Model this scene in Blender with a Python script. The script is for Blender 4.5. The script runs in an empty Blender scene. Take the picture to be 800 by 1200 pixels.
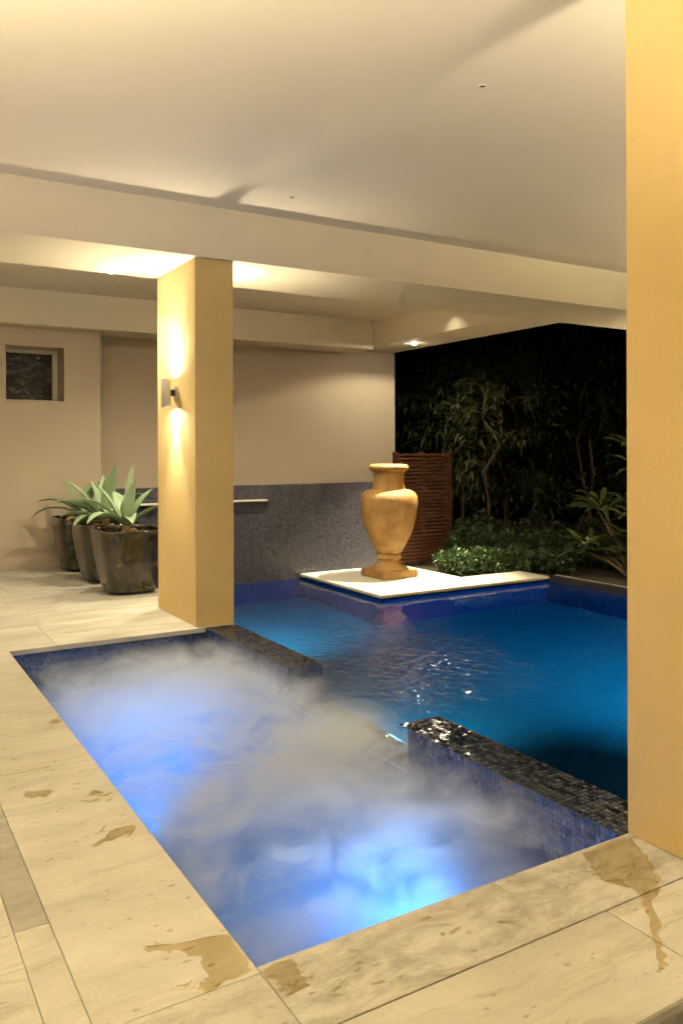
import bpy, bmesh, math, random
import numpy as np
from mathutils import Vector, Matrix
rad = math.radians
random.seed(11)
rng = np.random.default_rng(5)
S = bpy.context.scene
COL = S.collection

# ------------------------------------------------------------------ camera
cd = bpy.data.cameras.new('camera')
cam = bpy.data.objects.new('camera', cd)
COL.objects.link(cam)
cd.sensor_fit = 'HORIZONTAL'
cd.sensor_width = 24.0
cd.lens = 954.3 / 800 * 24.0
cd.shift_y = -72.3 / 800
cd.clip_start = 0.05
cd.clip_end = 500
cam.matrix_world = (Matrix.Translation((0, 0, 1.5)) @ Matrix.Rotation(rad(-30.95), 4, 'Z')
                    @ Matrix.Rotation(rad(90), 4, 'X') @ Matrix.Rotation(rad(-0.17), 4, 'Z'))
S.camera = cam

# ------------------------------------------------------------------ world: night sky
w = bpy.data.worlds.new('World')
S.world = w
w.use_nodes = True
wn = w.node_tree
bg = wn.nodes['Background']
sky = wn.nodes.new('ShaderNodeTexSky')
sky.sky_type = 'NISHITA'
sky.sun_disc = False
sky.sun_elevation = rad(-6)
sky.sun_rotation = rad(200)
wn.links.new(sky.outputs[0], bg.inputs[0])
bg.inputs[1].default_value = 0.03

# ------------------------------------------------------------------ exposure / render
S.view_settings.view_transform = 'Standard'
S.view_settings.look = 'None'
S.view_settings.gamma = 1.0
S.view_settings.exposure = 1.5
cy = S.cycles
S.render.engine = 'CYCLES'
cy.use_denoising = True
try:
    cy.denoiser = 'OPENIMAGEDENOISE'
    cy.denoising_input_passes = 'RGB_ALBEDO_NORMAL'
except Exception:
    pass
cy.max_bounces = 10
cy.diffuse_bounces = 4
cy.glossy_bounces = 4
cy.transmission_bounces = 6
cy.transparent_max_bounces = 12
cy.volume_bounces = 3
cy.sample_clamp_indirect = 4.0
cy.caustics_reflective = False
cy.caustics_refractive = False
cy.use_adaptive_sampling = True
cy.adaptive_threshold = 0.06
cy.volume_step_rate = 0.4
cy.volume_max_steps = 128

WARM = (1.0, 0.86, 0.58)
ZS = 3.15      # beam soffit
ZC = 3.587     # ceiling
ZW = -0.27     # pool water
ZSPA = -0.24   # spa water
ZSL = -0.20    # urn slab

# ------------------------------------------------------------------ helpers
def link(o, parent=None):
    COL.objects.link(o)
    if parent is not None:
        o.parent = parent
    return o

def tag(o, label=None, cat=None, group=None, kind=None):
    if label: o['label'] = label
    if cat: o['category'] = cat
    if group: o['group'] = group
    if kind: o['kind'] = kind
    return o

def empty(name, loc=(0, 0, 0), label=None, cat=None, group=None, kind=None, rz=0.0):
    o = bpy.data.objects.new(name, None)
    o.empty_display_size = 0.1
    o.location = loc
    o.rotation_euler = (0, 0, rz)
    link(o)
    return tag(o, label, cat, group, kind)

def mesh_obj(name, verts, faces, mat, parent=None, loc=(0, 0, 0), smooth=False):
    me = bpy.data.meshes.new(name)
    me.from_pydata([tuple(v) for v in verts], [], [tuple(f) for f in faces])
    me.update()
    if mat: me.materials.append(mat)
    if smooth:
        me.polygons.foreach_set('use_smooth', [True] * len(me.polygons))
    o = bpy.data.objects.new(name, me)
    o.location = loc
    return link(o, parent)

def bm_obj(name, bm, mat, parent=None, loc=(0, 0, 0), smooth=False):
    me = bpy.data.meshes.new(name)
    bm.to_mesh(me)
    bm.free()
    if mat: me.materials.append(mat)
    if smooth:
        me.polygons.foreach_set('use_smooth', [True] * len(me.polygons))
    o = bpy.data.objects.new(name, me)
    o.location = loc
    return link(o, parent)

def wl(parent, p):
    """world point to the local frame of a parent that only carries a translation"""
    if parent is None:
        return Vector(p)
    return Vector(p) - Vector(parent.location) - (Vector(parent.parent.location) if parent.parent else Vector((0, 0, 0)))

def box(name, x0, x1, y0, y1, z0, z1, mat, parent=None, bevel=0.0, seg=2):
    c = Vector(((x0 + x1) / 2, (y0 + y1) / 2, z0))
    bm = bmesh.new()
    bmesh.ops.create_cube(bm, size=1.0)
    for v in bm.verts:
        v.co = Vector((v.co.x * (x1 - x0), v.co.y * (y1 - y0), (v.co.z + 0.5) * (z1 - z0)))
    if bevel:
        bmesh.ops.bevel(bm, geom=bm.edges[:], offset=bevel, segments=seg, affect='EDGES', profile=0.5)
    return bm_obj(name, bm, mat, parent, wl(parent, c))

def lathe(profile, n=64):
    vs, fs = [], []
    for r, z in profile:
        for i in range(n):
            a = 2 * math.pi * i / n
            vs.append((r * math.cos(a), r * math.sin(a), z))
    for k in range(len(profile) - 1):
        for i in range(n):
            j = (i + 1) % n
            fs.append((k * n + i, k * n + j, (k + 1) * n + j, (k + 1) * n + i))
    return vs, fs

def tube(pts, radii, n=8):
    vs, fs = [], []
    pts = [Vector(p) for p in pts]
    up = Vector((0.13, 0.21, 0.97)).normalized()
    for k, p in enumerate(pts):
        t = (pts[min(k + 1, len(pts) - 1)] - pts[max(k - 1, 0)]).normalized()
        a = t.cross(up)
        if a.length < 1e-3: a = t.cross(Vector((1, 0, 0)))
        a.normalize()
        b = t.cross(a)
        for i in range(n):
            q = 2 * math.pi * i / n
            vs.append(p + (a * math.cos(q) + b * math.sin(q)) * radii[k])
    for k in range(len(pts) - 1):
        for i in range(n):
            j = (i + 1) % n
            fs.append((k * n + i, k * n + j, (k + 1) * n + j, (k + 1) * n + i))
    vs.append(pts[0]); vs.append(pts[-1])
    for i in range(n):
        j = (i + 1) % n
        fs.append((len(vs) - 2, j, i))
        fs.append((len(vs) - 1, (len(pts) - 1) * n + i, (len(pts) - 1) * n + j))
    return vs, fs

# ------------------------------------------------------------------ material helpers
class NT:
    def __init__(self, name):
        self.m = bpy.data.materials.new(name)
        self.m.use_nodes = True
        self.t = self.m.node_tree
        self.t.nodes.clear()
        self.out = self.t.nodes.new('ShaderNodeOutputMaterial')
    def n(self, typ, ins=None, **props):
        nd = self.t.nodes.new('ShaderNode' + typ)
        for k, v in props.items(): setattr(nd, k, v)
        for k, v in (ins or {}).items(): self.set(nd, k, v)
        return nd
    def set(self, nd, k, v):
        s = nd.inputs[k]
        if isinstance(v, bpy.types.NodeSocket): self.t.links.new(v, s)
        elif isinstance(v, bpy.types.Node): self.t.links.new(v.outputs[0], s)
        else:
            if hasattr(s.default_value, '__len__') and hasattr(v, '__len__') and len(s.default_value) == 4 and len(v) == 3: v = (*v, 1)
            s.default_value = v
    def math(self, op, a, b=None, c=None, clamp=False):
        ins = {0: a}
        if b is not None: ins[1] = b
        if c is not None: ins[2] = c
        return self.n('Math', ins, operation=op, use_clamp=clamp).outputs[0]
    def vmath(self, op, a, b=None, scale=None):
        ins = {0: a}
        if b is not None: ins[1] = b
        if scale is not None: ins['Scale'] = scale
        nd = self.n('VectorMath', ins, operation=op)
        return nd.outputs['Value'] if op in ('LENGTH', 'DOT_PRODUCT', 'DISTANCE') else nd.outputs[0]
    def ramp(self, fac, stops, interp='LINEAR'):
        nd = self.n('ValToRGB', {0: fac})
        cr = nd.color_ramp
        cr.interpolation = interp
        while len(cr.elements) > 1: cr.elements.remove(cr.elements[-1])
        for i, (p, c) in enumerate(stops):
            e = cr.elements[0] if i == 0 else cr.elements.new(p)
            e.position = p
            e.color = (*c, 1) if len(c) == 3 else c
        return nd.outputs[0]
    def mix(self, fac, a, b, mode='MIX'):
        nd = self.n('Mix', data_type='RGBA', blend_type=mode)
        self.set(nd, 0, fac); self.set(nd, 6, a); self.set(nd, 7, b)
        return nd.outputs[2]
    def noise(self, vec, scale, detail=3, rough=0.55, dist=0.0):
        ins = {'Scale': scale, 'Detail': detail, 'Roughness': rough, 'Distortion': dist}
        if vec is not None: ins['Vector'] = vec
        return self.n('TexNoise', ins).outputs[0]
    def bump(self, height, strength=0.3, dist=0.01):
        return self.n('Bump', {'Height': height, 'Strength': strength, 'Distance': dist}).outputs[0]
    def bsdf(self, color, rough=0.5, normal=None, **kw):
        ins = {'Base Color': color, 'Roughness': rough}
        if normal is not None: ins['Normal'] = normal
        ins.update({k.replace('_', ' '): v for k, v in kw.items()})
        return self.n('BsdfPrincipled', ins)
    def surf(self, nd):
        self.t.links.new(nd.outputs[0] if isinstance(nd, bpy.types.Node) else nd, self.out.inputs['Surface'])
        return self.m
    def vol(self, nd):
        self.t.links.new(nd.outputs[0], self.out.inputs['Volume'])
        return self.m

def plaster(name, col, var=0.06, grain=260, bump=0.25):
    t = NT(name)
    pos = t.n('NewGeometry').outputs['Position']
    big = t.noise(pos, 0.9, 4)
    col2 = tuple(c * (1 - var * 2) for c in col)
    c = t.mix(t.ramp(big, [(0.3, (0, 0, 0)), (0.7, (1, 1, 1))]), col2, col)
    # trowelled render: fine sand grain with faint long strokes
    g = t.noise(pos, grain, 4, 0.7)
    st = t.noise(t.vmath('MULTIPLY', pos, (14, 14, 5)), 1.0, 3)
    hgt = t.math('ADD', g, t.math('MULTIPLY', st, 0.9))
    return t.surf(t.bsdf(c, 0.75, t.bump(hgt, bump, 0.004)))

def simple(name, col, rough=0.5, metallic=0.0, nscale=None, var=0.15, bump=0.0):
    t = NT(name)
    pos = t.n('TexCoord').outputs['Object']
    f = t.noise(pos, nscale or 30, 4)
    c = t.mix(f, tuple(x * (1 - var) for x in col), tuple(min(1, x * (1 + var)) for x in col))
    nrm = t.bump(f, bump, 0.004) if bump else None
    return t.surf(t.bsdf(c, rough, nrm, Metallic=metallic))

def emit(name, col, strength):
    t = NT(name)
    return t.surf(t.n('Emission', {'Color': (*col, 1), 'Strength': strength}))

M = {}
M['ceiling'] = plaster('ceiling_paint', (0.76, 0.69, 0.57), 0.02, 180, 0.06)
M['beam'] = plaster('beam_paint', (0.76, 0.68, 0.52), 0.03, 180, 0.08)
M['wall'] = plaster('beige_wall_render', (0.56, 0.47, 0.36), 0.05, 220, 0.25)
M['column'] = plaster('ochre_column_render', (0.68, 0.50, 0.215), 0.07, 120, 1.0)

def make_stone():
    t = NT('cream_limestone')
    oi = t.n('ObjectInfo')
    pos0 = t.n('NewGeometry').outputs['Position']
    off = t.vmath('SCALE', (37.0, 61.0, 13.0), scale=oi.outputs['Random'])
    pos = t.vmath('ADD', pos0, off)
    # long bedding veins running across the slabs
    warp = t.n('TexNoise', {'Vector': pos, 'Scale': 1.3, 'Detail': 4.0}).outputs['Color']
    wp = t.vmath('ADD', pos, t.vmath('SCALE', t.vmath('SUBTRACT', warp, (0.5, 0.5, 0.5)), scale=0.42))
    sp = t.vmath('MULTIPLY', wp, (0.55, 4.6, 1.0))
    v1 = t.noise(sp, 1.5, 8, 0.66)
    v2 = t.noise(t.vmath('MULTIPLY', wp, (1.1, 15.0, 1.0)), 1.2, 6, 0.6)
    cloud = t.noise(pos, 2.2, 6, 0.6)
    base = t.mix(t.ramp(cloud, [(0.3, (0, 0, 0)), (0.72, (1, 1, 1))]), (0.435, 0.41, 0.34), (0.55, 0.53, 0.45))
    tone = t.noise(t.vmath('MULTIPLY', wp, (0.5, 1.6, 1.0)), 1.4, 5, 0.6)
    base = t.mix(t.ramp(tone, [(0.45, (0, 0, 0)), (0.70, (0.6, 0.6, 0.6))]), base, (0.29, 0.275, 0.24))
    vs_ = t.math('ADD', 0.40, t.math('MULTIPLY', t.math('FRACT', t.math('MULTIPLY', oi.outputs['Random'], 7.3)), 0.75))
    c = t.mix(t.math('MULTIPLY', vs_, t.ramp(v1, [(0.52, (0, 0, 0)), (0.60, (0.5, 0.5, 0.5)), (0.66, (0.10, 0.10, 0.10)), (0.8, (0.5, 0.5, 0.5))])), base, (0.25, 0.20, 0.13))
    c = t.mix(t.ramp(v2, [(0.60, (0, 0, 0)), (0.72, (0.5, 0.5, 0.5))]), c, (0.25, 0.20, 0.13))
    # pits, chips and dried splashes
    vor = t.n('TexVoronoi', {'Vector': t.vmath('MULTIPLY', wp, (12, 24, 10)), 'Scale': 1.0, 'Randomness': 1.0}).outputs['Distance']
    msk = t.noise(pos, 4.0, 4, 0.6)
    pit = t.math('MULTIPLY', t.ramp(vor, [(0.08, (1, 1, 1)), (0.20, (0, 0, 0))]), t.ramp(msk, [(0.47, (0, 0, 0)), (0.58, (1, 1, 1))]))
    c = t.mix(t.math('MULTIPLY', pit, 0.75), c, (0.20, 0.14, 0.07))
    gr = t.noise(t.vmath('MULTIPLY', wp, (1.0, 2.2, 1.0)), 5.0, 9, 0.72)
    c = t.mix(t.math('MULTIPLY', oi.outputs['Alpha'], t.ramp(gr, [(0.42, (0, 0, 0)), (0.62, (0.75, 0.75, 0.75))])), c, (0.20, 0.18, 0.145))
    fine = t.noise(pos, 90, 4, 0.7)
    c = t.mix(0.10, c, t.ramp(fine, [(0.35, (0.22, 0.19, 0.14)), (0.65, (0.62, 0.58, 0.48))]))
    c = t.mix(1.0, c, oi.outputs['Color'], 'MULTIPLY')
    hgt = t.math('ADD', t.math('MULTIPLY', fine, 0.25), t.math('SUBTRACT', t.math('MULTIPLY', v1, 0.8), t.math('MULTIPLY', pit, 0.8)))
    r = t.math('ADD', 0.42, t.math('MULTIPLY', cloud, 0.25))
    return t.surf(t.bsdf(c, r, t.bump(hgt, 0.28, 0.006)))
M['stone'] = make_stone()
M['mortar'] = simple('mortar', (0.30, 0.26, 0.19), 0.9, nscale=60, bump=0.3)

TILE_STOPS = [(0.0, (0.014, 0.028, 0.12)), (0.16, (0.028, 0.055, 0.21)), (0.34, (0.045, 0.065, 0.22)),
              (0.5, (0.018, 0.055, 0.20)), (0.66, (0.060, 0.070, 0.18)), (0.8, (0.030, 0.075, 0.17)), (0.92, (0.085, 0.095, 0.20))]
def mosaic(name, size, stops, grout, rough=0.22, bump=0.5):
    t = NT(name)
    g = t.n('NewGeometry')
    nrm = g.outputs['True Normal']
    pos = t.vmath('SUBTRACT', g.outputs['Position'], t.vmath('SCALE', nrm, scale=size * 0.37))
    q = t.vmath('SCALE', pos, scale=1.0 / size)
    cell = t.vmath('FLOOR', q)
    fr = t.n('SeparateXYZ', {0: t.vmath('FRACTION', q)})
    na = t.n('SeparateXYZ', {0: t.vmath('ABSOLUTE', nrm)})
    gm = None
    for i in range(3):
        d = t.math('ABSOLUTE', t.math('SUBTRACT', fr.outputs[i], 0.5))
        e = t.math('MULTIPLY', t.math('SMOOTH_MIN', t.math('MULTIPLY', t.math('SUBTRACT', d, 0.44), 25.0), 1.0, 0.1), t.math('LESS_THAN', na.outputs[i], 0.5), clamp=True)
        gm = e if gm is None else t.math('MAXIMUM', gm, e)
    wn = t.n('TexWhiteNoise', {'Vector': cell}, noise_dimensions='3D')
    c = t.ramp(wn.outputs['Value'], stops, 'CONSTANT')
    patch = t.noise(pos, 1.6, 3)
    c = t.mix(t.math('MULTIPLY', patch, 0.5), c, tuple(0.6 * x for x in stops[2][1]))
    c = t.mix(gm, c, grout)
    rr = t.math('ADD', rough, t.math('MULTIPLY', gm, 0.5))
    # every tile lies a little tilted, joints recessed
    tilt = t.vmath('SCALE', t.vmath('SUBTRACT', wn.outputs['Color'], (0.5, 0.5, 0.5)), scale=0.10)
    nn = t.vmath('NORMALIZE', t.vmath('ADD', g.outputs['Normal'], tilt))
    b = t.n('Bump', {'Height': t.math('SUBTRACT', 1.0, gm), 'Strength': bump, 'Distance': 0.002, 'Normal': nn}).outputs[0]
    return t.surf(t.bsdf(c, rr, b))
WALL_STOPS = [(0.0, (0.028, 0.028, 0.045)), (0.18, (0.044, 0.043, 0.062)), (0.36, (0.062, 0.058, 0.072)),
              (0.54, (0.034, 0.038, 0.062)), (0.7, (0.080, 0.074, 0.086)), (0.86, (0.050, 0.054, 0.076))]
M['mosaic_wall'] = mosaic('slate_blue_wall_mosaic', 0.0235, WALL_STOPS, (0.11, 0.10, 0.12))
M['mosaic_pool'] = mosaic('deep_blue_pool_mosaic', 0.026, TILE_STOPS, (0.10, 0.10, 0.16))
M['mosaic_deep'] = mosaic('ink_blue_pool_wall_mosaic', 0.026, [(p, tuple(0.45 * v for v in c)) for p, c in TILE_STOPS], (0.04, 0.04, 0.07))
FLOOR_STOPS = [(0.0, (0.14, 0.32, 0.38)), (0.3, (0.18, 0.38, 0.43)), (0.6, (0.15, 0.36, 0.42)), (0.8, (0.20, 0.40, 0.46))]
M['mosaic_floor'] = mosaic('pale_blue_pool_floor', 0.026, FLOOR_STOPS, (0.20, 0.36, 0.40), 0.4)

def tile_geo():
    t = NT('glass_mosaic_tile')
    a = t.n('Attribute', attribute_name='tint', attribute_type='GEOMETRY')
    pos = t.n('NewGeometry').outputs['Position']
    f = t.noise(pos, 140, 2)
    c = t.mix(t.math('MULTIPLY', f, 0.45), a.outputs['Color'], (0.02, 0.025, 0.05))
    return t.surf(t.bsdf(c, 0.14, t.bump(f, 0.12, 0.002), Coat_Weight=0.3, Coat_Roughness=0.08))
M['tile'] = tile_geo()
M['grout'] = simple('mosaic_grout', (0.075, 0.08, 0.12), 0.85, nscale=80)

def water_pool():
    t = NT('pool_water')
    pos = t.n('NewGeometry').outputs['Position']
    # soft swell everywhere, choppier where the spa spills over into the pool
    dv = t.vmath('MULTIPLY', t.vmath('SUBTRACT', pos, (4.1, 5.5, ZW)), (1.0, 0.62, 1.0))
    near = t.ramp(t.math('DIVIDE', t.vmath('LENGTH', dv), 1.35), [(0.1, (1, 1, 1)), (1.0, (0, 0, 0))], 'EASE')
    a = t.noise(pos, 2.2, 2, 0.5, 0.3)
    b = t.noise(t.vmath('MULTIPLY', pos, (1.3, 1, 1)), 11.0, 1, 0.4, 0.5)
    b2 = t.noise(pos, 30.0, 3, 0.6, 0.3)
    hh = t.math('ADD', t.math('MULTIPLY', a, 0.007), t.math('MULTIPLY', t.math('ADD', b, t.math('MULTIPLY', b2, 0.06)), t.math('MULTIPLY', near, 0.034)))
    hh = t.math('ADD', hh, t.math('MULTIPLY', b, 0.0008))
    bp = t.bump(hh, 1.0, 1.0)
    fr = t.n('Fresnel', {'IOR': 1.33, 'Normal': bp})
    rf = t.n('BsdfRefraction', {'Color': (1, 1, 1, 1), 'Roughness': 0.02, 'IOR': 1.33, 'Normal': bp})
    gl = t.n('BsdfGlossy', {'Color': (1, 1, 1, 1), 'Roughness': t.math('ADD', 0.03, t.math('MULTIPLY', near, 0.06)), 'Normal': bp})
    t.surf(t.n('MixShader', {0: fr, 1: rf, 2: gl}))
    v = t.n('VolumeAbsorption', {'Color': (0.03, 0.68, 0.84, 1), 'Density': 0.5})
    return t.vol(v)
M['pool_water'] = water_pool()

def water_spa(volume):
    t = NT('spa_water' if volume else 'spill_water')
    pos = t.n('NewGeometry').outputs['Position']
    a = t.noise(pos, 3.0, 3, 0.55, 0.5)
    b = t.noise(pos, 14.0, 3, 0.6, 0.4)
    bp = t.bump(t.math('ADD', t.math('MULTIPLY', a, 0.05), t.math('MULTIPLY', b, 0.008)), 0.8, 1.0)
    fr = t.n('Fresnel', {'IOR': 1.33, 'Normal': bp})
    tr = t.n('BsdfTransparent', {'Color': (0.86, 0.93, 1.0, 1)})
    gl = t.n('BsdfGlossy', {'Color': (1, 1, 1, 1), 'Roughness': 0.08, 'Normal': bp})
    t.surf(t.n('MixShader', {0: fr, 1: tr, 2: gl}))
    if volume:
        t.vol(t.n('VolumePrincipled', {'Color': (0.52, 0.76, 1.0, 1), 'Density': 2.4, 'Anisotropy': 0.2}))
    return t.m
M['spa_water'] = water_spa(True)
M['spill_water'] = water_spa(False)

def steam_mat():
    t = NT('steam')
    pos = t.n('NewGeometry').outputs['Position']
    xyz = t.n('SeparateXYZ', {0: pos})
    X, Y, Z = xyz.outputs
    def smooth(v, a, b):
        return t.n('MapRange', {'Value': v, 'From Min': a, 'From Max': b, 'To Min': 0.0, 'To Max': 1.0}, interpolation_type='SMOOTHSTEP').outputs[0]
    # drifting banks of vapour
    def blob(c, r, amp):
        d = t.vmath('LENGTH', t.vmath('DIVIDE', t.vmath('SUBTRACT', pos, c), r))
        return t.math('MULTIPLY', smooth(d, 1.0, 0.0), amp)
    s = None
    for c, r, amp in [((2.05, 5.55, -.1), (1.15, 1.05, .6), 0.62), ((1.5, 4.75, -.1), (.95, .9, .6), 0.40),
                      ((2.1, 3.75, -.1), (.75, .7, .6), 0.55), ((2.45, 4.5, -.1), (.7, 1.2, .6), 0.30),
                      ((1.9, 3.1, -.1), (.9, .8, .6), 0.22), ((2.35, 2.75, -.1), (.5, .8, .6), 0.36)]:
        q = blob(c, r, amp)
        s = q if s is None else t.math('ADD', s, q)
    wv = t.n('TexNoise', {'Vector': pos, 'Scale': 1.7, 'Detail': 2.0}).outputs['Color']
    wp = t.vmath('ADD', t.vmath('MULTIPLY', pos, (1.0, 1.5, 2.2)), t.vmath('SCALE', wv, scale=0.8))
    n1 = t.noise(wp, 2.6, 8, 0.64, 0.9)
    n = t.math('MULTIPLY', t.math('SUBTRACT', n1, 0.44), 4.6)
    dens = t.math('MAXIMUM', t.math('ADD', t.math('MULTIPLY', s, 0.95), t.math('SUBTRACT', t.math('MULTIPLY', n, 1.1), 0.06)), 0.0)
    h = smooth(t.math('SUBTRACT', Z, t.math('MULTIPLY', t.math('MAXIMUM', s, 0.0), 0.12)), 0.03, -0.22)
    ex = t.math('MULTIPLY', smooth(X, 1.0, 1.18), smooth(X, 2.84, 2.52))
    ey = t.math('MULTIPLY', smooth(Y, 2.16, 2.4), smooth(Y, 6.5, 6.1))
    dens = t.math('MULTIPLY', t.math('MULTIPLY', dens, h), t.math('MULTIPLY', ex, ey))
    dens = t.math('MULTIPLY', dens, 5.4)
    return t.vol(t.n('VolumePrincipled', {'Color': (0.90, 0.95, 1.0, 1), 'Density': dens, 'Anisotropy': 0.15}))
M['steam'] = steam_mat()

M['steel'] = simple('brushed_steel', (0.72, 0.69, 0.63), 0.38, 0.55, 80, 0.08)
M['chrome'] = simple('white_trim', (0.75, 0.72, 0.66), 0.35, 0.0, 40, 0.05)
M['dark'] = simple('dark_trim', (0.03, 0.025, 0.02), 0.5)
M['lens'] = emit('lit_lamp_lens', (1.0, 0.90, 0.70), 220)
M['lens_off'] = simple('unlit_lens', (0.10, 0.085, 0.06), 0.2)
M['blue_lens'] = emit('blue_lamp_lens', (0.10, 0.36, 1.0), 8)
M['cyan_lens'] = emit('cyan_lamp_lens', (0.25, 0.75, 1.0), 10)
M['ledge'] = simple('pale_spout', (0.62, 0.58, 0.50), 0.4)
M['soil'] = simple('garden_soil', (0.035, 0.026, 0.016), 0.95, nscale=20, var=0.5, bump=0.6)

def wet():
    t = NT('wet_stone_film')
    pos = t.n('NewGeometry').outputs['Position']
    f = t.noise(pos, 18, 3)
    tr = t.n('BsdfTransparent', {'Color': t.mix(f, (0.84, 0.77, 0.61), (0.94, 0.89, 0.77))})
    gl = t.n('BsdfGlossy', {'Color': (1, 1, 1, 1), 'Roughness': 0.12})
    return t.surf(t.n('MixShader', {0: 0.07, 1: tr, 2: gl}))
M['wet'] = wet()

def vase_mat():
    t = NT('weathered_sandstone')
    g = t.n('TexCoord').outputs['Object']
    n1 = t.noise(g, 5, 6, 0.65)
    st = t.noise(t.vmath('MULTIPLY', g, (9, 9, 0.8)), 1.0, 4)
    c = t.mix(t.ramp(n1, [(0.3, (0, 0, 0)), (0.7, (1, 1, 1))]), (0.25, 0.125, 0.030), (0.46, 0.275, 0.085))
    c = t.mix(t.ramp(st, [(0.55, (0, 0, 0)), (0.75, (0.7, 0.7, 0.7))]), c, (0.24, 0.10, 0.027))
    gr = t.noise(g, 120, 3, 0.7)
    return t.surf(t.bsdf(c, 0.5, t.bump(t.math('ADD', gr, t.math('MULTIPLY', n1, 3)), 0.7, 0.010)))
M['vase'] = vase_mat()
def glaze():
    t = NT('bronze_glaze')
    g = t.n('TexCoord').outputs['Object']
    n1 = t.noise(g, 4, 6, 0.65, 0.6)
    st = t.noise(t.vmath('MULTIPLY', g, (7, 7, 1.2)), 1.0, 4)
    c = t.mix(t.ramp(n1, [(0.38, (0, 0, 0)), (0.68, (1, 1, 1))]), (0.016, 0.012, 0.007), (0.048, 0.035, 0.018))
    c = t.mix(t.ramp(st, [(0.56, (0, 0, 0)), (0.72, (0.5, 0.5, 0.5))]), c, (0.05, 0.045, 0.03))
    return t.surf(t.bsdf(c, 0.24, t.bump(n1, 0.1, 0.01), Coat_Weight=0.5, Coat_Roughness=0.12))
M['glaze'] = glaze()
def leafmat(name, a, b, rough=0.45, trans=0.0):
    t = NT(name)
    oi = t.n('ObjectInfo').outputs['Random']
    g = t.n('TexCoord').outputs['Object']
    n1 = t.noise(g, 6, 3)
    c = t.mix(t.math('ADD', t.math('MULTIPLY', n1, 0.6), t.math('MULTIPLY', oi, 0.4)), a, b)
    p = t.bsdf(c, rough, t.bump(t.noise(t.vmath('MULTIPLY', g, (60, 60, 8)), 1.0, 2), 0.12, 0.004))
    if not trans: return t.surf(p)
    tl = t.n('BsdfTranslucent', {'Color': c})
    return t.surf(t.n('MixShader', {0: trans, 1: p, 2: tl}))
M['agave'] = leafmat('agave_leaf', (0.22, 0.33, 0.17), (0.40, 0.50, 0.33), 0.42, 0.15)
M['dry'] = leafmat('dry_leaf', (0.34, 0.20, 0.08), (0.45, 0.30, 0.14), 0.8)
M['leaf_a'] = leafmat('tree_leaf', (0.032, 0.050, 0.015), (0.075, 0.085, 0.025), 0.4, 0.2)
M['leaf_b'] = leafmat('dark_leaf', (0.018, 0.028, 0.009), (0.040, 0.048, 0.014), 0.45, 0.2)
M['leaf_c'] = leafmat('shrub_leaf', (0.028, 0.058, 0.018), (0.058, 0.105, 0.030), 0.32, 0.15)
M['leaf_f'] = leafmat('frangipani_leaf', (0.06, 0.095, 0.022), (0.12, 0.155, 0.045), 0.35, 0.2)
M['petal'] = simple('white_petal', (0.75, 0.74, 0.66), 0.6)
M['bark'] = simple('bark', (0.11, 0.085, 0.05), 0.85, nscale=14, var=0.4, bump=0.6)
def timber():
    t = NT('red_brown_timber')
    oi = t.n('ObjectInfo').outputs['Random']
    g = t.n('NewGeometry').outputs['Position']
    gp = t.vmath('ADD', t.vmath('MULTIPLY', g, (2.0, 30, 30)), t.vmath('SCALE', (9, 5, 7), scale=oi))
    n1 = t.noise(gp, 1.0, 5)
    c = t.mix(n1, (0.045, 0.013, 0.005), (0.115, 0.036, 0.013))
    c = t.mix(t.math('MULTIPLY', oi, 0.4), c, (0.04, 0.014, 0.006))
    return t.surf(t.bsdf(c, 0.5, t.bump(n1, 0.2, 0.003)))
M['timber'] = timber()
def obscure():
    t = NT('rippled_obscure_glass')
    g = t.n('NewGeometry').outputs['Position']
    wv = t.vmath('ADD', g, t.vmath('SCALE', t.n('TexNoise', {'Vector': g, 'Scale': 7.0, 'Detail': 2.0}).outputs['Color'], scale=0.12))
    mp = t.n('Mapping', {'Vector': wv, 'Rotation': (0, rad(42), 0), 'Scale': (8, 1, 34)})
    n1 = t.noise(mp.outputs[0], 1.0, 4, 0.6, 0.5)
    return t.surf(t.bsdf(t.ramp(n1, [(0.50, (0.010, 0.006, 0.004)), (0.66, (0.13, 0.10, 0.07)), (0.72, (0.42, 0.36, 0.28))]), 0.22, t.bump(n1, 1.0, 0.03), Specular_IOR_Level=0.8))  # pale ramp stops paint the lit ridge highlights into the glass colour
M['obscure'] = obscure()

# ------------------------------------------------------------------ the setting: ground, deck, basins
tag(mesh_obj('ground', [(-60, -60, 0), (90, -60, 0), (90, 90, 0), (-60, 90, 0)], [(0, 1, 2, 3)], M['soil'], loc=(0, 0, -1.75)), kind='structure')
gb = mesh_obj('garden_ground', [(8.21, -20, 0), (80, -20, 0), (80, 80, 0), (-20, 80, 0), (-20, 12.2, 0), (6.9, 12.2, 0), (6.9, 8.0, 0), (8.21, 8.0, 0)],
              [(0, 1, 2, 7), (2, 3, 5, 6, 7), (3, 4, 5)], M['soil'], loc=(0, 0, -0.26))
tag(gb, kind='structure')

deck = empty('deck', (0, 0, 0), kind='structure')
def slab(x0, x1, y0, y1, tint=(1, 1, 1), z1=0.0, th=0.04, parent=deck, name='paving_slab', bev=0.0025, gap=0.0008, grime=0.15):
    o = box(name, x0 + gap, x1 - gap, y0 + gap, y1 - gap, z1 - th, z1, M['stone'], parent, bev, 2)
    k = 1 + random.uniform(-0.05, 0.04)
    o.color = (tint[0] * k, tint[1] * k, tint[2] * k, grime)
    return o
GREY = (0.66, 0.66, 0.68)
# bed under the slabs (butted pieces round the spa and pool openings)
for (x0, x1, y0, y1) in [(-4, 0.98, 1.46, 11.0), (0.98, 2.62, 1.46, 2.14), (0.98, 2.80, 6.55, 11.0), (2.62, 4.5, 1.46, 2.14)]:
    box('deck_bed', x0, x1, y0, y1, -1.7, -0.0415, M['mortar'], deck)
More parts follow.
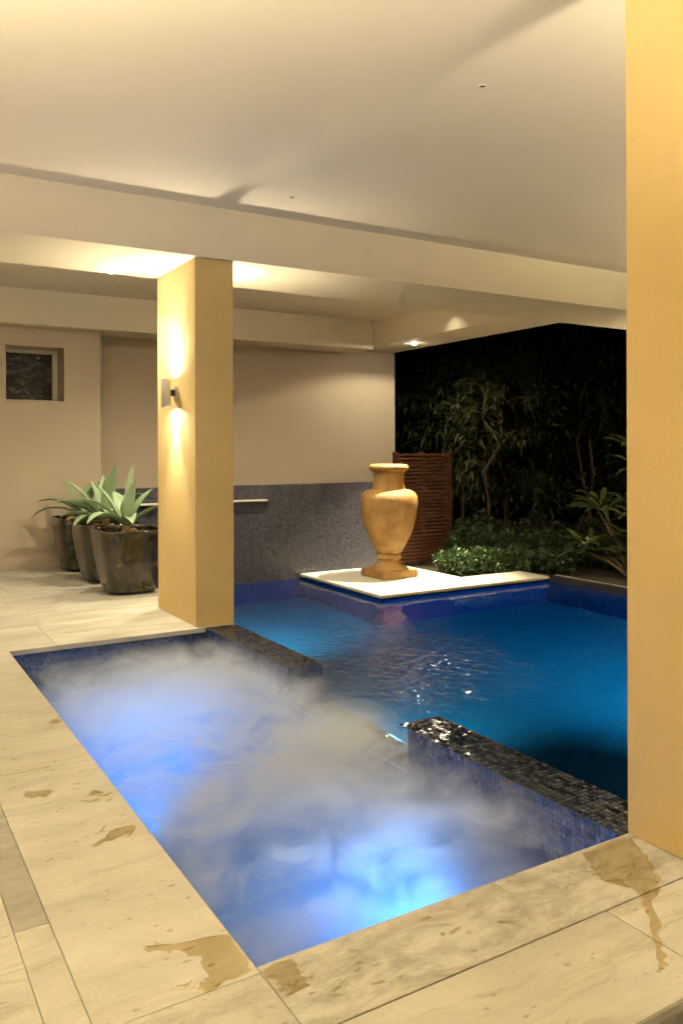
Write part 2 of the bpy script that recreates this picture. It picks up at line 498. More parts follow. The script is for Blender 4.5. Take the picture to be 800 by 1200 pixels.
# coping along the spa's long side
for y0, y1, tn in [(2.125, 4.03, (1, 1, 1)), (4.03, 5.80, (1.0, 0.99, 0.97)), (5.80, 6.518, (1.02, 1.02, 1.0))]:
    slab(0.532, 1.0, y0, y1, tn, bev=0.003)
# narrow filler row beside it
for y0, y1, tn in [(1.45, 2.70, (1, 1, 1)), (2.70, 3.66, GREY), (3.66, 4.9, (0.95, 0.95, 0.95)), (4.9, 6.518, (1, 1, 1))]:
    slab(0.425, 0.532, y0, y1, tn, grime=0.8 if tn == GREY else 0.2)
# paving left of that
ys = [1.45, 2.5, 3.7, 4.9, 6.518]
for i, x1 in enumerate([0.425, -0.475, -1.375, -2.275]):
    for y0, y1 in zip(ys[:-1], ys[1:]):
        slab(x1 - 0.9, x1, y0, y1)
# near coping and the step tread in front of it
slab(1.0, 1.9, 1.835, 2.158, (0.95, 0.95, 0.96), bev=0.003, grime=1.0)
slab(1.9, 2.96, 1.835, 2.158, (0.95, 0.95, 0.96), bev=0.003, grime=1.0)
slab(0.532, 1.0, 1.45, 2.125, (0.97, 0.96, 0.96), bev=0.003, grime=0.6)
slab(1.0, 2.1, 1.43, 1.835, (1.0, 0.99, 0.96), bev=0.010)
slab(2.1, 3.2, 1.43, 1.835, (1.0, 0.99, 0.96), bev=0.010)
slab(2.96, 4.5, 1.835, 2.158)
# step down towards the viewer
box('step_riser', -4, 4.5, 1.475, 1.4595, -0.34, -0.043, M['stone'], deck)
for k in range(8):
    slab(-4 + k * 1.1, -2.9 + k * 1.1, 0.35, 1.458, z1=-0.17)
    slab(-4 + k * 1.1, -2.9 + k * 1.1, -0.85, 0.35, z1=-0.17)
    slab(-4 + k * 1.1, -2.9 + k * 1.1, -3.2, -0.85, z1=-0.17)
# far deck between spa and house
slab(-0.4, 1.35, 6.518, 7.35, bev=0.003)
slab(1.35, 2.84, 6.518, 7.35, bev=0.003)
slab(-1.6, -0.4, 6.518, 7.35); slab(-3.2, -1.6, 6.518, 7.35)
for j, (y0, y1) in enumerate([(7.35, 8.25), (8.25, 9.15), (9.15, 10.05), (10.05, 11.0)]):
    x = -3.4 + 0.45 * (j % 2)
    while x < 2.84:
        x1 = min(x + 1.2, 2.84)
        if 2.84 - x1 < 0.3: x1 = 2.84
        slab(x, x1, y0, y1)
        x = x1

# spa basin
spa = empty('spa_basin', (1.8, 4.3, -1.1), kind='structure')
P = M['mosaic_pool']
PW = M['mosaic_deep']
box('basin_floor', 0.981, 2.80, 2.141, 6.549, -1.15, -1.0, P, spa)
box('basin_wall', 0.94, 0.981, 2.10, 6.59, -1.15, -0.042, P, spa)
box('basin_wall', 0.9815, 2.60, 2.10, 2.141, -1.149, -0.042, P, spa)
box('basin_wall', 0.9815, 2.60, 6.549, 6.59, -1.149, -0.042, P, spa)
box('spill_lip', 2.56, 2.838, 3.4, 5.2, -1.148, -0.262, P, spa)

# pool basin
pool = empty('pool_basin', (5.4, 5.2, -1.7), kind='structure')
box('pool_floor', 2.70, 8.10, 0.30, 10.1, -1.72, -1.60, M['mosaic_floor'], pool)
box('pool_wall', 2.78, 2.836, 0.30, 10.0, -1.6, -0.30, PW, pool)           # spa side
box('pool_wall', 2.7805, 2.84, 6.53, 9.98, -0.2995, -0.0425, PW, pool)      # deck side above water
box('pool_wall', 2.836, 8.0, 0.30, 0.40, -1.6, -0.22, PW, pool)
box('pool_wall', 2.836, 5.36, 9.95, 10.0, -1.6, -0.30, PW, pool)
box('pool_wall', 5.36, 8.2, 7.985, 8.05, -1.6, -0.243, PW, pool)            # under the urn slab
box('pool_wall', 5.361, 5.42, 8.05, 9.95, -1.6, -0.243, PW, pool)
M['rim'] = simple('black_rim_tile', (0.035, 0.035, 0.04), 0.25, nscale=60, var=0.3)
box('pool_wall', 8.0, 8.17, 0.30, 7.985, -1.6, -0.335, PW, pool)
box('infinity_rim', 7.998, 8.172, 0.30, 7.984, -0.334, -0.20, M['rim'], pool, 0.004)
box('rim_edge_strip', 8.150, 8.174, 0.31, 7.98, -0.199, -0.192, M['steel'], pool)
# solid fill behind the slab support, so the garden bank is closed
box('platform_core', 5.421, 6.96, 8.051, 10.3, -1.6, -0.243, M['mortar'], pool)

# urn slab (an L of stone slabs)
plat = empty('urn_platform', (6.2, 9.0, ZSL), 'cream stone platform slab jutting over the pool under the urn', 'platform')
slab(5.29, 6.97, 7.93, 9.945, (1.3, 1.3, 1.28), ZSL, 0.04, plat, 'stone_slab', 0.008)
slab(6.97, 8.02, 7.93, 8.52, (1.3, 1.3, 1.28), ZSL, 0.04, plat, 'stone_slab', 0.008)

# ------------------------------------------------------------------ weir walls with glass mosaic
TC = [c for _, c in TILE_STOPS]
def tile_patch(vs, fs, cols, o, u, v, nu, nv, sz, nrm, lift=0.0035, palette=TC):
    """a field of single tiles on the plane o + a*u + b*v"""
    o, u, v, nrm = map(Vector, (o, u, v, nrm))
    for a in range(nu):
        for b in range(nv):
            j = 0.44 + random.uniform(-0.012, 0.012)
            c = o + u * ((a + 0.5) * sz) + v * ((b + 0.5) * sz)
            h = lift + random.uniform(-0.0006, 0.0006)
            t1, t2 = random.uniform(-0.0011, 0.0011), random.uniform(-0.0011, 0.0011)
            k = len(vs)
            for (s1, s2) in ((-1, -1), (1, -1), (1, 1), (-1, 1)):
                base = c + u * (s1 * j * sz) + v * (s2 * j * sz)
                vs.append(base - nrm * 0.001)
            for (s1, s2) in ((-1, -1), (1, -1), (1, 1), (-1, 1)):
                base = c + u * (s1 * (j - 0.04) * sz) + v * (s2 * (j - 0.04) * sz)
                vs.append(base + nrm * (h + s1 * t1 + s2 * t2))
            new = [(k + 4, k + 5, k + 6, k + 7), (k, k + 1, k + 5, k + 4), (k + 1, k + 2, k + 6, k + 5), (k + 2, k + 3, k + 7, k + 6), (k + 3, k, k + 4, k + 7)]
            fs.extend(new)
            q = random.random()
            col = palette[int(q * len(palette)) % len(palette)]
            if random.random() < 0.004: col = (0.14, 0.04, 0.035)
            g = random.uniform(0.7, 1.35)
            cols.extend([(col[0] * g, col[1] * g, col[2] * g, 1)] * 5)

def finish_tiles(name, vs, fs, cols, parent):
    o = mesh_obj(name, [p - Vector(parent.location) for p in vs], fs, M['tile'], parent)
    at = o.data.attributes.new('tint', 'FLOAT_COLOR', 'FACE')
    at.data.foreach_set('color', np.array(cols, dtype=np.float32).ravel())
    o['kind'] = 'stuff'
    return o
TOPC = [(0.013, 0.020, 0.036), (0.022, 0.029, 0.045), (0.009, 0.015, 0.032), (0.033, 0.038, 0.052), (0.012, 0.026, 0.042), (0.006, 0.008, 0.016)]
def weir(y0, y1, label):
    t = empty('weir_wall', (2.70, (y0 + y1) / 2, -1.0), label, 'wall', 'tiled weir walls between spa and pool')
    box('wall_core', 2.562, 2.836, y0, y1, -1.0, -0.006, M['grout'], t)
    sz = 0.0258
    vs, fs, cols = [], [], []
    n = int((y1 - y0) / sz)
    tile_patch(vs, fs, cols, (2.562, y0, -0.006), (1, 0, 0), (0, 1, 0), int(0.274 / sz), n, 0.274 / int(0.274 / sz), (0, 0, 1), palette=TOPC)
    tile_patch(vs, fs, cols, (2.562, y0, -0.006), (0, 1, 0), (0, 0, -1), n, 16, sz, (-1, 0, 0))
    tile_patch(vs, fs, cols, (2.836, y0, -0.006), (0, 1, 0), (0, 0, -1), n, 12, sz, (1, 0, 0))
    tile_patch(vs, fs, cols, (2.562, y0, -0.006), (1, 0, 0), (0, 0, -1), 10, 12, 0.0274, (0, -1, 0))
    tile_patch(vs, fs, cols, (2.562, y1, -0.006), (1, 0, 0), (0, 0, -1), 10, 12, 0.0274, (0, 1, 0))
    finish_tiles('mosaic_tiles', vs, fs, cols, t)
weir(2.161, 3.585, 'mosaic weir wall with wet dark top, running up to the ochre column beside the near coping')
weir(5.003, 6.516, 'mosaic weir wall ending at the foot of the ochre column with the wall lamp')
# tiles on the far spa wall, above the water
vs, fs, cols = [], [], []
tile_patch(vs, fs, cols, (0.985, 6.549, -0.045), (1, 0, 0), (0, 0, -1), 60, 14, 0.0262, (0, -1, 0))
finish_tiles('mosaic_tiles', vs, fs, cols, spa)

# ------------------------------------------------------------------ water
def closed_prism(name, poly, z0, z1, mat):
    n = len(poly)
    vs = [(x, y, z0) for x, y in poly] + [(x, y, z1) for x, y in poly]
    fs = [tuple(reversed(range(n))), tuple(range(n, 2 * n))] + [(i, (i + 1) % n, n + (i + 1) % n, n + i) for i in range(n)]
    return mesh_obj(name, vs, fs, mat)
pw = closed_prism('pool_water', [(2.82, 0.36), (8.05, 0.36), (8.05, 8.01), (5.39, 8.01), (5.39, 9.97), (2.82, 9.97)], -1.65, ZW, M['pool_water'])
tag(pw, kind='structure')
sw = closed_prism('spa_water', [(0.97, 2.13), (2.575, 2.13), (2.575, 6.56), (0.97, 6.56)], -1.02, ZSPA, M['spa_water'])
tag(sw, kind='structure')
# thin sheet that runs over the lip into the pool
vs, fs = [], []
prof = [(2.576, ZSPA - 0.001), (2.70, ZSPA - 0.004), (2.80, ZSPA - 0.008), (2.834, ZSPA - 0.013), (2.848, ZSPA - 0.024), (2.853, ZSPA - 0.045)]
for k in range(41):
    y = 3.588 + (5.0 - 3.588) * k / 40
    for x, z in prof:
        vs.append((x + 0.003 * math.sin(k * 1.7) * (x > 2.84), y, z + 0.0015 * math.sin(k * 0.9 + x * 9)))
L = len(prof)
for k in range(40):
    for i in range(L - 1):
        fs.append((k * L + i, k * L + i + 1, (k + 1) * L + i + 1, (k + 1) * L + i))
tag(mesh_obj('spill_water', vs, fs, M['spill_water'], smooth=True), kind='structure')
# steam
st = closed_prism('steam', [(0.995, 2.162), (3.5, 2.162), (3.5, 6.515), (0.995, 6.515)], ZSPA + 0.004, 0.16, M['steam'])
tag(st, 'pale steam drifting low over the spa water', 'steam', kind='stuff')

# wet splashes on the stone
P1 = [(0.746, 2.412), (0.779, 2.417), (0.858, 2.374), (0.924, 2.365), (0.970, 2.355), (0.990, 2.338), (0.990, 2.180), (0.961, 2.135), (0.908, 2.136), (0.833, 2.134), (0.811, 2.155), (0.866, 2.186), (0.877, 2.247), (0.86, 2.305), (0.812, 2.357), (0.756, 2.387)]
P2 = [(1.01, 2.142), (1.116, 2.14), (1.092, 2.094), (1.095, 2.013), (1.074, 2.009), (1.055, 2.05), (1.03, 1.986), (1.016, 2.016), (1.012, 2.049)]
P3 = [(2.294, 2.145), (2.292, 2.08), (2.225, 1.97), (2.240, 1.945), (2.299, 1.951), (2.273, 1.857), (2.233, 1.79), (2.125, 1.688), (2.017, 1.579), (1.989, 1.537), (2.016, 1.534), (2.056, 1.57), (2.143, 1.677), (2.302, 1.808), (2.362, 1.834), (2.448, 1.915), (2.498, 1.991), (2.554, 2.086), (2.57, 2.145)]
P4 = [(0.964, 3.201), (0.939, 3.234), (0.902, 3.222), (0.867, 3.243), (0.846, 3.189), (0.814, 3.168), (0.774, 3.137), (0.816, 3.127), (0.844, 3.158), (0.904, 3.137), (0.94, 3.165)]
P5 = [(0.629, 3.762), (0.682, 3.782), (0.755, 3.748), (0.762, 3.712), (0.703, 3.706), (0.635, 3.718)]
P6 = [(0.869, 3.637), (0.942, 3.634), (0.945, 3.59), (0.885, 3.585)]
P7 = [(0.929, 4.72), (0.985, 4.763), (0.985, 4.663), (0.934, 4.634)]
def wet_patch(poly, jag=0.006):
    p = poly
    for _ in range(3):                                  # corner cutting, then a little raggedness
        q = []
        for i in range(len(p)):
            a, b = p[i], p[(i + 1) % len(p)]
            q += [(a[0] * .75 + b[0] * .25, a[1] * .75 + b[1] * .25), (a[0] * .25 + b[0] * .75, a[1] * .25 + b[1] * .75)]
        p = q
        if _ == 1:
            p = [(x + random.gauss(0, jag), y + random.gauss(0, jag)) for x, y in p]
            p = [(min(x, 2.585) if y > 1.9 else x, min(y, 2.147) if x > 0.999 else y) for x, y in p]
    bm = bmesh.new()
    f = bm.faces.new([bm.verts.new((x, y, 0)) for x, y in p])
    bmesh.ops.triangulate(bm, faces=[f])
    for f in bm.faces:
        if f.normal.z < 0: f.normal_flip()
    return bm_obj('wet_patch', bm, M['wet'], deck, (0, 0, 0.0018))
for p in (P1, P2, P3, P4, P5, P6, P7): wet_patch(p, 0.009)
for (cx_, cy_, rr_, n_) in [(0.82, 2.17, .07, 7), (0.9, 3.18, .12, 9), (1.08, 2.03, .07, 7), (2.25, 2.0, .10, 8), (2.40, 1.98, .07, 5), (0.90, 3.62, .10, 9), (0.93, 4.65, .08, 9), (0.80, 4.0, .15, 8)]:
    for _ in range(n_):                                  # broken fringe of each splash
        x, y = random.gauss(cx_, rr_ * .6), random.gauss(cy_, rr_ * .6)
        if x > 0.985 and y > 2.13 or x > 2.56: continue
        l, wd, a = random.uniform(.006, .022), random.uniform(.003, .008), random.uniform(-.5, .7)
        wet_patch([(x + math.cos(q) * l * math.cos(a) - math.sin(q) * wd * math.sin(a), y + math.cos(q) * l * math.sin(a) + math.sin(q) * wd * math.cos(a)) for q in np.linspace(0, 2 * math.pi, 8)[:-1]], 0.001)
for _ in range(46):                                      # drops flicked over the coping
    if random.random() < 0.62:
        x, y = random.uniform(0.6, 0.97), random.uniform(2.4, 5.0)
    else:
        x, y = random.uniform(1.05, 2.4), random.uniform(1.88, 2.13)
    l, wd = random.uniform(0.008, 0.035), random.uniform(0.004, 0.010)
    a = random.uniform(-0.6, 0.6)
    wet_patch([(x + math.cos(q) * l * math.cos(a) - math.sin(q) * wd * math.sin(a), y + math.cos(q) * l * math.sin(a) + math.sin(q) * wd * math.cos(a)) for q in np.linspace(0, 2 * math.pi, 8)[:-1]], 0.001)

# ------------------------------------------------------------------ house: roof, beams, columns, walls
roof = empty('patio_roof', (3.0, 5.0, ZS), 'cream plastered patio ceiling with deep dropped beams', 'roof')
box('ceiling', -5, 14, -4.5, 6.53, ZC, ZC + 0.25, M['ceiling'], roof)
box('beam', -5, 14, 6.53, 7.60, ZS, ZC + 0.25, M['beam'], roof, 0.004)
box('ceiling', -5, 7.07, 7.601, 10.80, ZC - 0.04, ZC + 0.25, M['ceiling'], roof)
box('beam', 7.071, 7.87, 7.602, 11.62, ZS + 0.001, ZC + 0.25, M['beam'], roof, 0.004)
box('beam', -5, 7.07, 10.801, 11.62, 3.10, ZC + 0.25, M['beam'], roof, 0.004)

def column(x0, x1, y0, y1, label, z0=0.0):
    c = empty('column', ((x0 + x1) / 2, (y0 + y1) / 2, z0), label, 'column')
    box('shaft', x0, x1, y0, y1, z0, ZS - 0.001 if y1 > 6 else ZC - 0.001, M['column'], c, 0.005)
    return c
column(2.495, 2.846, 6.575, 7.57, 'ochre rendered column with a steel wall lamp, standing at the spa corner')
column(2.592, 2.95, 0.92, 2.158, 'ochre rendered column rising from the near coping')
column(-2.1, -1.75, 1.47, 2.158, 'ochre rendered column added out of view at the top of the step to hold a ceiling flood lamp')  # added outside the view to carry a lamp that floods the ceiling
column(-2.1, -1.75, 6.575, 7.57, 'ochre rendered column added out of view on the far deck to hold an uplight')  # added outside the view as a mount for more uplight
column(9.36, 9.71, 1.16, 2.158, 'ochre rendered column added out of view across the short pool end to hold a ceiling uplight', -0.26)  # added outside the view so a lamp can light the ceiling's right side
column(9.36, 9.71, 6.575, 7.57, 'ochre rendered column in the garden under the beam end', -0.26)

ww = empty('window_wall', (1.0, 11.0, 0), 'beige rendered house wall with a small recessed window', 'wall')
zt = 3.10
box('wall_panel', -5, 1.653, 11.0, 11.6, 0, zt - 0.001, M['wall'], ww)
box('wall_panel', 2.371, 2.843, 11.0, 11.6, 0, zt - 0.001, M['wall'], ww)
box('wall_panel', 1.6531, 2.3709, 11.0, 11.6, 0, 2.152, M['wall'], ww)
box('wall_panel', 1.6531, 2.3709, 11.0, 11.6, 2.852, zt - 0.001, M['wall'], ww)
win = empty('window', (2.01, 11.42, 2.152)); win.parent = ww; win.location = Vector((2.01, 11.42, 2.152)) - Vector(ww.location)
def wbox(name, x0, x1, y0, y1, z0, z1, m, par):
    c = Vector(((x0 + x1) / 2, (y0 + y1) / 2, z0)) - Vector((2.01, 11.42, 2.152))
    o = box(name, x0, x1, y0, y1, z0, z1, m, None, 0.003)
    o.parent = par; o.location = c
wbox('frame', 1.654, 2.370, 11.40, 11.45, 2.80, 2.851, M['chrome'], win)
wbox('frame', 1.654, 2.370, 11.40, 11.45, 2.153, 2.185, M['chrome'], win)
wbox('frame', 2.305, 2.370, 11.401, 11.45, 2.1855, 2.7995, M['chrome'], win)
wbox('frame', 1.654, 1.72, 11.401, 11.45, 2.1855, 2.7995, M['chrome'], win)
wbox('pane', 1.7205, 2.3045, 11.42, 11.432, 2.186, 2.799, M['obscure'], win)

bw = empty('house_wall', (5.4, 11.45, 0), 'taller beige rendered wall behind the tiled water wall and urn', 'wall')
box('wall_panel', 2.8435, 7.93, 11.45, 11.61, -0.4, 3.149, M['wall'], bw)

mw = empty('tiled_wall', (4.8, 9.95, -0.3), 'low water-feature wall clad in slate blue mosaic behind the pool', 'wall')
box('tile_face', 2.72, 6.90, 9.951, 10.16, -0.45, 1.035, M['mosaic_wall'], mw, 0.004)
lg = box('water_spout', 2.62, 4.76, 9.865, 9.950, 0.822, 0.846, M['ledge'], mw, 0.003)

# ------------------------------------------------------------------ lamps
def lamp(name, kind, loc, energy, color, rot=None, size=0.05, spot=None, blend=0.5):
    l = bpy.data.lights.new(name, kind)
    l.energy = energy
    l.color = color
    if kind == 'SPOT':
        l.spot_size = rad(spot); l.spot_blend = blend; l.shadow_soft_size = size
    elif kind == 'POINT':
        l.shadow_soft_size = size
    o = bpy.data.objects.new(name, l)
    o.location = loc
    if rot is not None:
        o.rotation_euler = Vector(rot).to_track_quat('-Z', 'Y').to_euler()
    return link(o)

def disc(name, r, z, mat, parent, n=24, up=False):
    vs = [(r * math.cos(2 * math.pi * i / n), r * math.sin(2 * math.pi * i / n), z) for i in range(n)]
    return mesh_obj(name, vs, [tuple(range(n)) if up else tuple(reversed(range(n)))], mat, parent)

def gimbal(x, y, z, label, energy, spot, aim):
    t = empty('downlight', (x, y, z), label, 'downlight', 'recessed ceiling downlights')
    v, f = lathe([(0.0, -0.001), (0.055, -0.001), (0.058, -0.006), (0.0, -0.007)], 28)
    mesh_obj('trim_ring', v, f, M['chrome'], t, smooth=True)
    q = (-Vector(aim)).to_track_quat('Z', 'Y')
    v, f = lathe([(0.0, 0.012), (0.034, 0.012), (0.036, -0.05), (0.031, -0.05), (0.030, -0.012)], 28)
    c = mesh_obj('lamp_can', v, f, M['dark'], t, smooth=True)
    c.rotation_mode = 'QUATERNION'; c.rotation_quaternion = q; c.location = (0, 0, -0.035)
    disc('lens', 0.030, -0.014, M['lens'], c)
    lo = lamp('bulb', 'SPOT', (0, 0, -0.055), energy, WARM, None, 0.025, spot, 0.7)
    lo.parent = c

def downlight(x, y, z, label, lit=True, energy=60, spot=110, blend=0.8, aim=(0, 0, -1), r=0.045, deep=False, color=WARM, strength=None, group='recessed ceiling downlights'):
    t = empty('downlight', (x, y, z), label, 'downlight', group)
    if deep:
        prof = [(r * .75, -0.002), (r * .8, -0.034), (r, -0.034), (r * 1.1, -0.001)]
    else:
        prof = [(r * .82, -0.001), (r * .84, -0.006), (r * 1.25, -0.007), (r * 1.35, -0.0005)]
    v, f = lathe(prof, 28)
    mesh_obj('trim_ring', v, f, M['ledge'] if not lit else M['chrome'], t, smooth=True)
    v, f = lathe([(r * .82, -0.003), (r * .74, -0.012), (r * .5, -0.020), (r * .25, -0.024), (0.0005, -0.025)] if lit else [(r * .8, -0.003), (0.0005, -0.004)], 24)
    mesh_obj('lens', v, f, M['lens'] if lit else M['lens_off'], t, smooth=True)
    if lit:
        lo = lamp('bulb', 'SPOT', (0, 0, -0.03 if not deep else -0.04), energy, color, aim, 0.035, spot, blend)
        lo.parent = t
    return t
downlight(2.02, 7.45, ZS, 'lit downlight in the beam soffit beside the lamp column', energy=70, spot=120)
downlight(7.43, 10.20, ZS, 'lit downlight in the soffit above the wall end and timber screen', energy=40, spot=156, blend=0.25)
gimbal(6.9, 8.75, ZC - 0.04, 'small gimbal spotlight in the recessed ceiling aimed down at the urn', 860, 54, (-0.45, 0.1, -2.9))
downlight(5.98, 6.96, ZS, 'unlit pinhead fitting in the beam soffit', lit=False, r=0.022, group='unlit ceiling fittings')
downlight(3.45, 8.55, ZC - 0.04, 'lit downlight in the recessed ceiling behind the lamp column', energy=105, spot=140)
downlight(4.6, 8.45, ZC - 0.04, 'added fill downlight, hidden by the beam, in the recessed ceiling over the pool', energy=75, spot=150)  # added fill lamp, concealed behind the beam, brightens the back wall
downlight(1.2, 8.55, ZC - 0.04, 'added fill downlight, hidden by the beam, in the recessed ceiling over the far deck', energy=20, spot=140)  # second concealed fill lamp, added to lift the walls behind the beam
downlight(3.094, 3.58, ZC, 'unlit pinhead fitting in the main ceiling over the pool edge', lit=False, r=0.019, group='unlit ceiling fittings')
downlight(3.104, 5.95, ZC, 'unlit pinhead fitting in the main ceiling close to the beam', lit=False, r=0.018, group='unlit ceiling fittings')
for (x, y, e, n_) in [(-0.75, 3.1, 10, 'lit downlight over the deck left of the spa, near coping end'), (-0.75, 5.3, 12, 'lit downlight over the deck left of the spa, beam end'), (0.4, -0.6, 14, 'lit downlight over the lower terrace in front of the step')]:
    downlight(x, y, ZC, n_, energy=e, spot=130, blend=0.9)

def sconce(face_x, y, z, side, label, up=90, down=90, cone=74, wash=0):
    """steel tube lamp shining up and down, on a column face x = face_x looking towards side (-1 or 1)"""
    cxx = face_x + side * 0.095
    t = empty('wall_lamp', (cxx, y, z), label, 'wall lamp', 'up and down wall lamps on the columns')
    v, f = lathe([(0.036, -0.122), (0.043, -0.13), (0.045, -0.125), (0.045, 0.125), (0.043, 0.13), (0.036, 0.122)], 32)
    mesh_obj('tube_body', v, f, M['steel'], t, smooth=True)
    disc('lens', 0.036, 0.122, M['lens'], t, up=True)
    disc('lens', 0.036, -0.122, M['lens'], t)
    box_l = lambda nm, a, b, c, d, e, g, m, bv: (lambda o: (setattr(o, 'parent', t), setattr(o, 'location', ((a + b) / 2, (c + d) / 2, e))))(box(nm, a, b, c, d, e, g, m, None, bv))
    xs = sorted((-side * 0.040, -side * 0.080))
    box_l('bracket_arm', xs[0], xs[1], -0.014, 0.014, -0.03, 0.03, M['dark'], 0.003)
    xs = sorted((-side * 0.080, -side * 0.0955))
    box_l('wall_plate', xs[0], xs[1], -0.045, 0.045, -0.055, 0.055, M['steel'], 0.004)
    for s, e in ((1, up), (-1, down)):
        lo = lamp('bulb', 'SPOT', (0, 0, s * 0.128), e, WARM, (-side * 0.05, 0, s), 0.03, 58, 0.6)
        lo.parent = t
        if s > 0 and wash:
            lo = lamp('wash_bulb', 'SPOT', (0, 0, 0.135), wash, WARM, (side * 0.15, 0, 1), 0.06, cone, 0.9)
            lo.parent = t
sconce(2.495, 7.05, 2.02, -1, 'steel up and down wall lamp on the column beside the planters', 38, 27, 150, 25)
sconce(2.846, 7.05, 2.02, 1, 'steel up and down wall lamp on the pool side of the column by the planters', 30, 8, 150, 24)
sconce(2.592, 1.22, 2.02, -1, 'steel up and down wall lamp on the near column, spa side', 12, 14, 165, 26)
sconce(2.95, 1.22, 2.02, 1, 'added steel wall lamp on the unseen pool side of the near column, lighting the ceiling', 30, 10, 165, 90)  # added on the unseen face to light the right ceiling and pool
sconce(9.36, 1.66, 2.02, -1, 'added out-of-view steel wall lamp across the pool end, lighting the ceiling from the right', 60, 20, 165, 2500)  # added unseen uplight, brightens the right ceiling and beam face
sconce(-1.75, 1.66, 2.02, 1, 'added out-of-view steel wall lamp left of the step, flooding the ceiling', 60, 8, 165, 1750)  # added unseen flood, its wide wash brightens the main ceiling
sconce(-1.75, 7.05, 2.02, 1, 'added out-of-view steel wall lamp left of the spa, giving extra uplight', 60, 20, 120, 60)  # added unseen uplight on the left for general brightness
sconce(9.36, 7.05, 2.02, -1, 'steel up and down wall lamp on the garden column', 60, 30)

def pool_light(x, y, z, aim, label, col, energy, mat, r=0.08, spot=120, blend=1.0, off=0.03):
    t = empty('underwater_lamp', (x, y, z), label, 'pool lamp', 'underwater lamps')
    q = Vector(aim).to_track_quat('Z', 'Y')
    t.rotation_mode = 'QUATERNION'; t.rotation_quaternion = q
    v, f = lathe([(r, 0.0), (r * 1.25, 0.0), (r * 1.2, 0.016), (r, 0.016)], 28)
    mesh_obj('trim_ring', v, f, M['steel'], t, smooth=True)
    disc('lens', r, 0.010, mat, t, up=True)
    lo = lamp('bulb', 'SPOT', (0, 0, off), energy, col, None, r * .8, spot, blend)
    lo.rotation_euler = (math.pi, 0, 0)
    lo.parent = t
BLUE = (0.09, 0.42, 1.0)
pool_light(1.80, 2.142, -0.45, (0, 1, 0.35), 'blue lamp in the spa wall below the near coping', BLUE, 140, M['blue_lens'], spot=95)
pool_light(1.58, 5.0, -0.999, (0, 0, 1), 'blue lamp in the spa floor at the middle of the spa', BLUE, 95, M['blue_lens'], spot=165)
CY = (0.16, 0.72, 0.95)
pool_light(2.842, 7.0, -0.85, (0.8, 1, -0.15), 'pool lamp in the basin wall below the lamp column', CY, 300, M['cyan_lens'], spot=100)
pool_light(2.842, 4.5, -0.80, (1, 0.75, -0.30), 'pool lamp in the basin wall below the spill lip', CY, 120, M['cyan_lens'], spot=85)
pool_light(5.8, 0.402, -0.8, (0.24, 1, -0.10), 'pool lamp in the short end wall of the pool', CY, 3200, M['cyan_lens'], spot=62)

# ------------------------------------------------------------------ urn
urn = empty('stone_urn', (6.2, 9.1, ZSL), 'tall ochre sandstone urn on a square plinth standing on the platform slab', 'urn')
bm = bmesh.new()
bmesh.ops.create_cube(bm, size=1.0)
for v in bm.verts: v.co = Vector((v.co.x * .56, v.co.y * .56, (v.co.z + .5) * .10))
bmesh.ops.bevel(bm, geom=bm.edges[:], offset=0.012, segments=2, affect='EDGES')
bm_obj('plinth', bm, M['vase'], urn)
def smooth_profile(pts, sub=6):
    out = []
    n = len(pts)
    for i in range(n - 1):
        p0, p1, p2, p3 = pts[max(i - 1, 0)], pts[i], pts[i + 1], pts[min(i + 2, n - 1)]
        for k in range(sub):
            t = k / sub
            out.append(tuple(0.5 * ((2 * p1[j]) + (-p0[j] + p2[j]) * t + (2 * p0[j] - 5 * p1[j] + 4 * p2[j] - p3[j]) * t * t + (-p0[j] + 3 * p1[j] - 3 * p2[j] + p3[j]) * t ** 3) for j in (0, 1)))
    out.append(pts[-1])
    return out
K = 1.125
def vpart(name, pts, sub=6, rough=0.0):
    pr = smooth_profile([(r * K, z * K) for r, z in pts], sub)
    v, f = lathe(pr, 72)
    if rough:
        v = [(x * (1 + rough * random.gauss(0, 1)), y * (1 + rough * random.gauss(0, 1)), z + rough * 0.25 * random.gauss(0, 1)) for x, y, z in v]
    return mesh_obj(name, v, f, M['vase'], urn, smooth=True)
vpart('foot', [(0.0, 0.0895), (0.215, 0.0895), (0.222, 0.098), (0.216, 0.112), (0.19, 0.13), (0.16, 0.155), (0.135, 0.18), (0.125, 0.205), (0.132, 0.212), (0.148, 0.222), (0.152, 0.245), (0.146, 0.268), (0.128, 0.278), (0.0, 0.28)], 4)
vpart('body', [(0.10, 0.268), (0.145, 0.29), (0.19, 0.36), (0.247, 0.47), (0.297, 0.60), (0.325, 0.72), (0.343, 0.83), (0.347, 0.90), (0.340, 0.955), (0.315, 1.0), (0.27, 1.028), (0.215, 1.042), (0.18, 1.046)], 6)
vpart('neck', [(0.20, 1.036), (0.195, 1.06), (0.188, 1.10), (0.184, 1.18), (0.188, 1.235), (0.198, 1.262)], 5)
vpart('rim', [(0.186, 1.256), (0.215, 1.266), (0.232, 1.285), (0.238, 1.305), (0.230, 1.325), (0.21, 1.340), (0.175, 1.344), (0.150, 1.335), (0.145, 1.28), (0.14, 1.15), (0.0, 1.1)], 4, 0.004)

